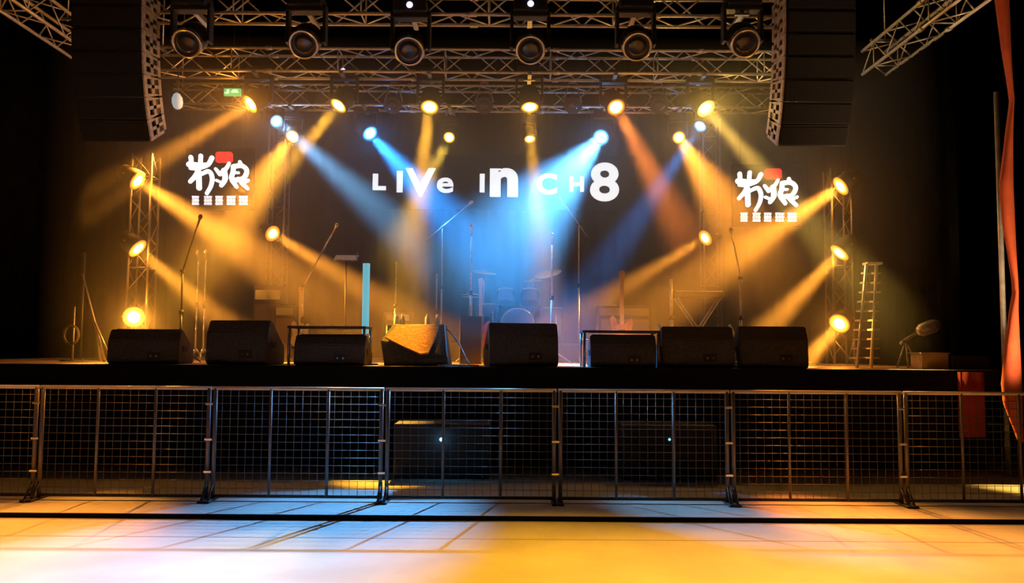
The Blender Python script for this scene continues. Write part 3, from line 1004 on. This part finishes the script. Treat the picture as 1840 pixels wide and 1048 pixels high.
def cymbal(px, py, Y, r, tilt, label, stand_x=None, name='crash_cymbal', pair=False):
    c = P(px, py, Y)
    t = thing(name, (c.x, Y, RZ), label, 'cymbal', 'cymbals around the drum kit')
    d = Vector((math.sin(tilt) * 0.5, -math.sin(abs(tilt)) * 0.8, math.cos(tilt))).normalized()
    MB().lathe(c, d, [(0, r), (0.004, r), (0.018, r * .3), (0.035, r * .16), (0.042, 0.02)], 28).build('cymbal', M['cyl'], t)
    if pair:
        MB().lathe(c - d * 0.03, d, [(0, r), (-0.004, r), (-0.018, r * .3)], 28).build('lower_cymbal', M['cyl'], t)
    MB().tube((c.x, Y, RZ + .12), c + Vector((0, 0, 0.05)), 0.010).build('pole', M['chrome'], t)
    for k in range(3):
        an = 0.4 + k * 2.094
        MB().tube((c.x, Y, RZ + .22), (c.x + math.cos(an) * .2, Y + math.sin(an) * .2, RZ + .01), 0.009, seg=6).build('leg', M['chrome'], t)
    return t


cymbal(870, 490, 14.1, 0.21, 0.25, 'bronze crash cymbal tilted above the left of the drum kit')
cymbal(985, 492, 14.1, 0.23, -0.45, 'bronze ride cymbal tilted steeply above the right of the drum kit')
cymbal(848, 530, 13.7, 0.17, 0.05, 'pair of hi-hat cymbals at the left edge of the drum kit', name='hi_hat', pair=True)
cymbal(958, 505, 14.3, 0.16, -0.2, 'small splash cymbal at the back of the drum kit')
t = thing('drum_throne', (kx + .05, 14.65, RZ), 'round black drum stool behind the bass drum', 'stool')
MB().lathe((kx + .05, 14.65, RZ + .48), (0, 0, 1), [(0, .15), (.02, .17), (.07, .17), (.09, .14)]).build('seat', M['rubber'], t)
MB().tube((kx + .05, 14.65, RZ + .1), (kx + .05, 14.65, RZ + .48), .015).build('pole', M['chrome'], t)
for k in range(3):
    an = k * 2.094
    MB().tube((kx + .05, 14.65, RZ + .25), (kx + .05 + .24 * math.cos(an), 14.65 + .24 * math.sin(an), RZ + .01), .01, seg=6).build('leg', M['chrome'], t)

# ------------------------------------------------------------------ guitars


def guitar(px, Y, pyhead, label, m, lean=0.0, z0=STZ):
    h = P(px, pyhead, Y)
    x = h.x
    zb = z0 + 0.22
    L = h.z - zb
    s = L / 1.0
    t = thing('electric_guitar', (x, Y, zb), label, 'guitar', 'guitars on stands')
    out = [(0, 0), (.10, .005), (.16, .05), (.175, .12), (.13, .20), (.125, .27), (.155, .34), (.14, .41), (.085, .385), (.06, .33), (.0, .33), (-.06, .33), (-.075, .40), (-.12, .455), (-.16, .40),
           (-.14, .30), (-.12, .22), (-.155, .14), (-.165, .06), (-.11, .005)]
    bd_ = MB().prism([Vector((x + a * s, Y, zb + c * s)) for a, c in out], (0, 0.045, 0))
    bmesh.ops.bevel(bd_.bm, geom=bd_.bm.edges[:], offset=0.006, segments=2, affect='EDGES')
    body = bd_.build('body', M[m], t)
    MB().box((x, Y - .006, zb + .14 * s), (.09 * s, .012, .03 * s)).box((x, Y - .006, zb + .24 * s), (.09 * s, .012, .025 * s)).build('pickup', M['rubber'], body)
    MB().box((x, Y - .012, zb + .62 * s), (.05 * s, .022, .60 * s), bev=.004).build('neck', M['maple'], t)
    MB().prism([Vector((x + a * s, Y - .02, zb + c * s)) for a, c in ((-.028, .91), (.028, .91), (.045, 1.0), (.02, 1.05), (-.04, 1.03))], (0, .018, 0)).build('headstock', M['maple'], t)
    st = thing('guitar_stand', (x, Y + .08, z0), 'black stand holding ' + ('the ' + label), 'guitar stand', 'guitar stands')
    MB().tube((x, Y + .09, z0 + .15), (x, Y + .09, zb + .55 * s), .010).build('pole', M['black'], st)
    MB().tube((x - .12, Y + .09, z0 + .2), (x + .12, Y + .09, z0 + .2), .01).tube((x - .12, Y + .09, z0 + .2), (x - .12, Y - .02, z0 + .2), .01).tube((x + .12, Y + .09, z0 + .2), (x + .12, Y - .02, z0 + .2), .01).build('cradle', M['rubber'], st)
    for k in range(3):
        an = .5 + k * 2.094
        MB().tube((x, Y + .09, z0 + .2), (x + .22 * math.cos(an), Y + .09 + .22 * math.sin(an), z0 + .01), .01, seg=6).build('leg', M['black'], st)


guitar(1117, 12.0, 492, 'amber lit guitar standing upright behind the right low frame', 'guit_sun')
guitar(541, 12.6, 520, 'cream guitar behind the left low frame', 'guit_wht')
guitar(864, 12.7, 505, 'red guitar beside the tall stand in the blue beam', 'guit_red')

# ------------------------------------------------------------------ amplifiers, keyboard, cases


def amp(px0, px1, pytop, Y, label, head=True):
    a, c = P(px0, pytop, Y), P(px1, pytop, Y)
    x0, x1 = a.x, c.x
    z1 = a.z
    t = thing('guitar_amplifier', ((x0 + x1) / 2, Y, STZ), label, 'amplifier', 'amplifiers at the back of the stage')
    hh = z1 - STZ
    MB().box(((x0 + x1) / 2, Y + .18, STZ + .02 + (hh - .02) / 2), (x1 - x0, .36, hh - .02), bev=.015).build('cabinet', M['amp'], t)
    MB().box(((x0 + x1) / 2, Y - .004, STZ + hh * .42), (x1 - x0 - .08, .012, hh * .66)).build('grille', M['ampcloth'], t)
    MB().box(((x0 + x1) / 2, Y - .004, STZ + hh * .88), (x1 - x0 - .08, .012, hh * .13)).build('control_panel', M['chrome'], t)
    MB().box(((x0 + x1) / 2, Y + .18, STZ + hh + .012), (.22, .03, .02), bev=.005).build('handle', M['rubber'], t)
    fm = MB()
    for sx in (x0 + .06, x1 - .06):
        for y in (Y + .05, Y + .31):
            fm.tube((sx, y, STZ), (sx, y, STZ + .022), .02)
    fm.build('foot', M['rubber'], t)


amp(455, 508, 514, 14.0, 'tall brown guitar amplifier behind the left rear lamp')
amp(492, 532, 548, 13.2, 'smaller brown guitar amplifier beside the tall one')
amp(1075, 1170, 548, 13.6, 'dark amplifier behind the amber lit guitar')
amp(690, 740, 560, 13.6, 'dark amplifier behind the water bottles')

# keyboard on an X stand
a, c = P(1212, 524, 12.7), P(1303, 524, 12.7)
kz = a.z
t = thing('keyboard', ((a.x + c.x) / 2, 12.7, kz - .09), 'flat keyboard on a crossed stand behind the right monitor speakers', 'keyboard')
MB().box(((a.x + c.x) / 2, 12.85, kz - .04), (c.x - a.x, .32, .08), bev=.008).build('case', M['amp'], t)
kb = MB()
nk = 24
for k in range(nk):
    kb.box((a.x + .03 + (c.x - a.x - .06) * (k + .5) / nk, 12.76, kz + .006), ((c.x - a.x - .06) / nk * .9, .14, .014))
kb.build('white_keys', M['white'], t)
t = thing('keyboard_stand', ((a.x + c.x) / 2, 12.85, STZ), 'crossed metal stand carrying the flat keyboard', 'stand')
for y in (12.75, 12.97):
    for sg_ in (-1, 1):
        xm = (a.x + c.x) / 2
        MB().tube((xm - sg_ * .33, y, STZ + .02), (xm + sg_ * .33, y, kz - .095), .015).build('leg', M['steel'], t)
for sg_ in (-1, 1):
    xm = (a.x + c.x) / 2
    MB().tube((xm + sg_ * .33, 12.68, kz - .097), (xm + sg_ * .33, 13.02, kz - .097), .015).build('crossbar', M['steel'], t)

# dark case behind the orange wedge, with cups and bottles on it
a, c = P(694, 584, 10.95), P(800, 584, 10.95)
zc = a.z
t = thing('equipment_case', ((a.x + c.x) / 2, 11.1, STZ), 'dark equipment case behind the orange lit monitor, bottles on top', 'case')
MB().box(((a.x + c.x) / 2, 11.15, (STZ + zc) / 2), (c.x - a.x, .36, zc - STZ), bev=.01).build('body', M['blackpaint'], t)
em = MB()
for x in (a.x + .01, c.x - .01):
    em.tube((x, 10.98, STZ + .01), (x, 10.98, zc - .01), .012)
em.build('corner_trim', M['alu'], t)
MB().box(((a.x + c.x) / 2, 10.96, STZ + .25), (.12, .015, .07), bev=.004).build('handle', M['steel'], t)
gb = 'water bottles on the equipment case'
for px, lab in ((712, 'leftmost water bottle on the dark case'), (723, 'second water bottle from the left on the dark case'), (768, 'third water bottle from the left on the dark case'), (786, 'rightmost water bottle on the dark case')):
    x = P(px, 575, 11.05).x
    bo = thing('water_bottle', (x, 11.05, zc), lab, 'bottle', gb)
    MB().lathe((x, 11.05, zc), (0, 0, 1), [(0, .03), (.004, .033), (.10, .033), (.12, .02), (.13, .013)], 16).build('bottle', M['water'], bo)
    MB().lathe((x, 11.05, zc + .129), (0, 0, 1), [(0, .015), (.018, .015)], 12).build('cap', M['white'], bo)

# dark blue case between orange wedge and the centre wedge
a, c = P(826, 568, 11.4), P(866, 568, 11.4)
MB().box(((a.x + c.x) / 2, 11.6, (STZ + a.z) / 2), (c.x - a.x, .4, a.z - STZ), bev=.01).build('upright_case', M['amp'], None, 'small upright dark case left of the centre monitor', 'case')

# pale curved cable drooping to the stage floor, and coil at its foot


def cable(pts, r, label, m='cable', name='cable'):
    mb = MB()
    P3 = [Vector(p) for p in pts]
    out = []
    for k in range(len(P3) - 1):
        p0, p1, p2, p3 = P3[max(k - 1, 0)], P3[k], P3[k + 1], P3[min(k + 2, len(P3) - 1)]
        for j in range(6):
            t_ = j / 6
            out.append(.5 * ((2 * p1) + (p2 - p0) * t_ + (2 * p0 - 5 * p1 + 4 * p2 - p3) * t_ * t_ + (3 * p1 - p0 - 3 * p2 + p3) * t_ ** 3))
    out.append(P3[-1])
    mb.path(out, r, 6)
    return mb.build(name, m if not isinstance(m, str) else M[m], None, label, 'cable', 'cables on the stage')


cy0 = 10.5
cable([P(797, 588, 10.95), P(812, 600, 10.6), P(826, 620, 10.35), P(836, 642, 10.2), Vector((P(842, 650, 10.15).x, 10.15, STZ + .012)), Vector((P(815, 650, 10.1).x, 10.1, STZ + .012)), Vector((P(785, 650, 10.08).x, 10.08, STZ + .012))], 0.011,
      'pale cable curving down to the stage floor beside the orange monitor')
cable([Vector((P(800, 650, 10.2).x, 10.2, STZ + .012)), Vector((P(830, 650, 10.32).x, 10.32, STZ + .012)), Vector((P(860, 650, 10.15).x, 10.15, STZ + .012)), Vector((P(840, 650, 10.06).x, 10.06, STZ + .012)), Vector((P(790, 650, 10.05).x, 10.05, STZ + .012))], 0.010,
      'pale cable lying in a loop at the stage edge in the centre')
cable([P(1184, 583, 10.75), P(1188, 600, 10.5), P(1184, 630, 10.35), Vector((P(1187, 650, 10.2).x, 10.2, STZ + .014))], 0.014, 'tan cable hanging between the right low frame and the next monitor')
cable([P(1311, 585, 10.8), P(1318, 600, 10.6), P(1322, 625, 10.4), Vector((P(1323, 650, 10.2).x, 10.2, STZ + .014))], 0.016, 'tan cable hanging between the two rightmost monitors')

# ------------------------------------------------------------------ right side of the stage
# stepladder seen almost edge-on
t = thing('stepladder', (P(1560, 600, 11.0).x, 11.0, STZ), 'narrow aluminium stepladder standing right of the right lighting tower', 'ladder')
for (xa, xb, y) in ((1540, 1556, 10.9), (1566, 1574, 11.05)):
    A_, B_ = P(xa, 645, y), P(xb, 474, y)
    A_.z = STZ
    MB().tube(A_, B_, .016).build('rail', M['alu'], t)
    A2, B2 = A_ + Vector((.09, .25, 0)), B_ + Vector((.04, .05, 0))
    MB().tube(A2, B2, .016).build('rail', M['alu'], t)
    for k in range(1, 11):
        f_ = k / 11
        MB().box((A_.lerp(B_, f_) + A2.lerp(B2, f_)) / 2, (.10, .24 * (1 - f_) + .05, .022)).build('step', M['alu'], t)
MB().box((P(1565, 474, 11.0).x + .02, 11.0, P(1565, 474, 11).z), (.2, .16, .03)).build('top_cap', M['alu'], t)

# tilted lamp on a low tripod
hc = P(1668, 588, 10.9)
t = thing('floor_spotlight', (P(1640, 640, 10.9).x, 10.9, STZ), 'pale spotlight head on a bent low stand at the right of the stage', 'stage light')
k0 = P(1625, 612, 10.9)
MB().lathe(hc - Vector((.14, 0, .06)), (1, -.1, .38), [(0, .05), (.05, .085), (.2, .09), (.26, .07), (.30, .04)]).build('head', M['steel'], t)
MB().path([P(1618, 618, 10.9), k0, P(1645, 600, 10.9)], .022).build('arm', M['steel'], t)
for q in (P(1612, 655, 10.9), P(1650, 655, 11.1), P(1632, 655, 10.7)):
    q.z = STZ + .01
    MB().tube(P(1628, 612, 10.9), q, .014).build('leg', M['steel'], t)

a, c = P(1655, 636, 10.35), P(1703, 636, 10.35)
t = thing('wooden_crate', ((a.x + c.x) / 2, 10.4, STZ), 'small plywood crate lit amber at the right stage edge', 'crate')
MB().box(((a.x + c.x) / 2, 10.48, (STZ + a.z) / 2), (c.x - a.x, .3, a.z - STZ), bev=.006).build('body', M['wood'], t)
MB().box(((a.x + c.x) / 2, 10.48, a.z + .008), (c.x - a.x + .03, .33, .016)).build('lid', M['wood'], t)
a, c = P(1708, 640, 10.3), P(1776, 640, 10.3)
MB().box(((a.x + c.x) / 2, 10.45, (STZ + a.z) / 2), (c.x - a.x, .35, a.z - STZ), bev=.008).build('flat_case', M['black'], None, 'flat black case beside the plywood crate at the right stage edge', 'case')

# ------------------------------------------------------------------ left side of the stage
a = P(132, 600, 11.5)
t = thing('coiled_cable_stand', (a.x, 11.5, STZ), 'dim short stand with a coiled cable at the far left of the stage', 'stand')
MB().tube((a.x, 11.5, STZ + .02), (a.x, 11.5, STZ + .75), .014).build('pole', M['steel'], t)
MB().lathe((a.x, 11.5, STZ), (0, 0, 1), [(0, .16), (.02, .15)]).build('base', M['wedge'], t)
cm = MB()
for k in range(3):
    prev = None
    for j in range(21):
        an = j * math.pi / 10
        q = Vector((a.x + .10 * math.cos(an), 11.46 - k * .02, STZ + .36 + .13 * math.sin(an)))
        if prev is not None:
            cm.tube(prev, q, .012, seg=6)
        prev = q
cm.build('cable_coil', M['wedge'], t)
q0, q1 = P(148, 492, 11.6), P(188, 640, 11.2)
q1.z = STZ + 0.01
t = thing('folded_stand', tuple(q1), 'folded tripod stand leaning at the left of the stage', 'stand')
MB().tube(q1, q0, .022, .012).build('pole', M['steel'], t)
for dx, dy in ((-.1, .1), (.12, -.05)):
    e = q1 + Vector((dx, dy, 0))
    MB().tube(q1.lerp(q0, .45), e, .014).build('leg', M['steel'], t)
# behind-wall leaning support post
MB().tube((q0.x - .01, 11.65, STZ), (q0.x - .01, 11.65, q0.z + .3), .02).build('support_pole', M['black'], None, 'upright black pole the folded stand leans on', 'pole')

# ------------------------------------------------------------------ sign, oval lamp
a = P(418, 166, 14.2)
t = thing('exit_sign', (a.x, 14.2, a.z - .09), 'small green lit exit sign high at the left behind the rear truss', 'sign')
MB().box((a.x, 14.2, a.z), (.29, .06, .13), bev=.01).build('housing', M['exit'], t)
sm_ = MB()
sm_.box((a.x - .07, 14.162, a.z + .005), (.035, .01, .07)).box((a.x - .10, 14.162, a.z - .02), (.05, .01, .02)).box((a.x + .05, 14.162, a.z), (.12, .01, .025)).box((a.x + .05, 14.162, a.z + .03), (.08, .01, .02))
sm_.build('symbol', M['exitw'], t)
MB().tube((a.x, 14.2, a.z + .06), (a.x, 14.2, 8.5), .01, seg=6).build('rod', M['black'], t)
a = P(318, 181, 12.6)
t = thing('oval_lamp', (a.x, 12.7, a.z), 'pale oval lamp hanging at the left end of the middle truss', 'lamp')
MB().lathe(a + Vector((0.02, 0, -.13)), (-.1, -.05, 1), [(0, .03), (.03, .065), (.10, .082), (.17, .078), (.23, .045), (.25, .015)]).build('globe', M['palelens'], t)
MB().tube(a + Vector((0, .02, .07)), (a.x, T2Y - .18, TRZ + .01), .01).build('bracket', M['black'], t)

# ------------------------------------------------------------------ red banner and posts at the right
rows = ((-60, 1783, 1812), (0, 1786, 1815), (90, 1798, 1818), (180, 1815, 1821), (235, 1806, 1821), (330, 1794, 1822), (400, 1799, 1825), (500, 1817, 1829), (525, 1819, 1830), (560, 1812, 1831), (620, 1804, 1834), (690, 1797, 1838), (725, 1801, 1839), (760, 1815, 1839), (795, 1830, 1837))
mb = MB()
ringp = None
BY = 9.35
sub = []
for k in range(len(rows) - 1):
    for j in range(4):
        t_ = j / 4
        sub.append(tuple(rows[k][i] * (1 - t_) + rows[k + 1][i] * t_ for i in range(3)))
sub.append(rows[-1])
for (py, xl_, xr_) in sub:
    A_, B_ = P(xl_, py, BY), P(xr_, py, BY)
    w = (B_.x - A_.x) / 2
    cxx = (A_.x + B_.x) / 2
    ring = []
    for k in range(12):
        an = 2 * math.pi * k / 12
        rr = 1 + .0 * math.cos(3 * an)
        ring.append(mb.bm.verts.new((cxx + w * math.cos(an) * rr, BY + (.05 + w * .25) * math.sin(an) + .03 * math.cos(an), (A_.z + B_.z) / 2)))
    if ringp:
        for k in range(12):
            j = (k + 1) % 12
            f = mb.bm.faces.new((ringp[k], ringp[j], ring[j], ring[k]))
            f.smooth = True
    else:
        mb.bm.faces.new(ring)
    ringp = ring
mb.bm.faces.new(ringp)
mb.build('twisted_banner', M['red'], None, 'tall twisted red orange cloth banner hanging at the far right', 'banner')
topc = P(1798, -60, BY)
MB().tube((topc.x, BY, topc.z - .02), (topc.x, BY, 8.5), .01, seg=6).build('banner_rope', M['black'], None, 'rope the red banner hangs from', 'rope')
up = Vector((5.85, 8.2, .035))  # unseen uplight added only to light the banner
upt = thing('added_uplight', tuple(up), 'unseen black uplight added on the floor to brighten the red banner', 'stage light')
ud = (Vector((5.42, BY, 2.7)) - (up + Vector((0, 0, .2)))).normalized()
MB().lathe(up + Vector((0, 0, .16)) - ud * .10, ud, [(0, .04), (.03, .08), (.2, .085)], 16).build('can', M['black'], upt)
MB().lathe(up + Vector((0, 0, .16)) + ud * .10, ud, [(0, .075), (.008, .07)], 16).build('lens', M['lens_amber'], upt)
MB().box(up + Vector((0, 0, .01)), (.2, .2, .02)).box(up + Vector((-.1, 0, .09)), (.01, .04, .17)).box(up + Vector((.1, 0, .09)), (.01, .04, .17)).build('bracket', M['steel'], upt)
link_light('beam', 'SPOT', up + Vector((0, 0, .16)) + ud * .14, 620, (1, .62, .32), .05, aim=ud, cone=56)
pz = P(1781, 400, 10.12)
MB().tube((pz.x, 9.93, 0.035), (pz.x, 9.93, 4.6), .03, seg=14).build('corner_post', M['alu'], None, 'slim metal post at the right front corner of the stage', 'post')
a, c = P(1721, 664, 9.93), P(1768, 664, 9.93)
drape('stage_cloth', a.x, c.x, 9.94, .45, STZ - .02, M['darkred'], 'dark red cloth hanging over the right end of the stage front', .16, .015, th=.006)

# ------------------------------------------------------------------ subwoofers below the stage front
gsub = 'black subwoofers in front of the stage'
for px, lab, ledm in ((793, 'black subwoofer with a glowing blue indicator, left of centre', 'led_blue'), (1203, 'black subwoofer with a pale indicator, right of centre', 'led_blue')):
    L = P(px, 790, 9.22)
    t = thing('subwoofer', (L.x, 9.5, .035), lab, 'loudspeaker', gsub)
    MB().box((L.x, 9.52, .335), (1.05, .58, .60), bev=.02).build('cabinet', M['black'], t)
    MB().box((L.x, 9.225, .33), (.98, .012, .53)).build('grille', M['grille'], t)
    if ledm:
        MB().lathe((L.x, 9.222, L.z), (0, -1, 0), [(0, .022 if px == 793 else .014), (.012, .018 if px == 793 else .01)], 12).build('indicator', M[ledm], t)
    if px == 793:
        link_light('indicator_spill', 'POINT', (L.x, 9.15, L.z), 0.6, (.2, .6, 1), .01)

# ------------------------------------------------------------------ crowd barrier
SW = 1.622
BYR = 7.90
X0 = P(68, 800, BYR).x
zt, zb = 1.075, 0.075


def barrier(x0):
    t = thing('crowd_barrier', (x0 + SW / 2, BYR, .035), 'x', 'barrier', 'mesh crowd barrier sections across the hall')
    g = .018
    a, c = x0 + g, x0 + SW - g
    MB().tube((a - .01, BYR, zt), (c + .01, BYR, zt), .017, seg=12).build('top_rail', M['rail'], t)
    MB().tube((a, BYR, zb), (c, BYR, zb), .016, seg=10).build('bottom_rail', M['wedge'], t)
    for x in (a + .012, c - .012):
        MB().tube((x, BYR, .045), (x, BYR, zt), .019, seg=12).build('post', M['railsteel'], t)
    for k in (1, 2):
        x = x0 + .012 + (SW - .0) * k / 3
        MB().tube((x, BYR - .004, zb), (x, BYR - .004, zt), .013, seg=10).build('divider', M['railsteel'], t)
    w = MB()
    nx, nz = 21, 14
    for k in range(1, nx):
        x = a + (c - a) * k / nx
        w.tube((x, BYR + .006, zb), (x, BYR + .006, zt), .0022, seg=5)
    for k in range(1, nz):
        z = zb + (zt - zb) * k / nz
        w.tube((a, BYR, z), (c, BYR, z), .0028, seg=5)
    w.build('wire_mesh', M['wire'], t)
    for x in (a + .012, c - .012):
        f = MB()
        f.box((x, BYR, .045), (.05, .34, .02), bev=.004)
        f.tube((x, BYR - .14, .045), (x, BYR, .2), .012, seg=6)
        f.build('foot', M['wedge'], t)
    for z in (.93, .60, .30):
        MB().box((c + .0, BYR - .028, z), (.07, .014, .022), bev=.003).build('latch', M['chrome'], t)
    return t


proto = barrier(X0 - SW)
blabs = ['mesh crowd barrier section cut by the left edge of the picture',
         'mesh crowd barrier section below the leftmost monitor speaker, second from the left edge',
         'mesh crowd barrier section with blue lit wires below the left low frame',
         'mesh crowd barrier section in front of the blue indicator light',
         'mesh crowd barrier section right of the picture centre, in front of the pale indicator',
         'mesh crowd barrier section below the two rightmost monitor speakers',
         'mesh crowd barrier section at the far right, before the red banner']
for k in range(7):
    o = proto if k == 0 else copy_tree(proto)
    o.location.x = X0 - SW + SW / 2 + SW * k
    o['label'] = blabs[k]
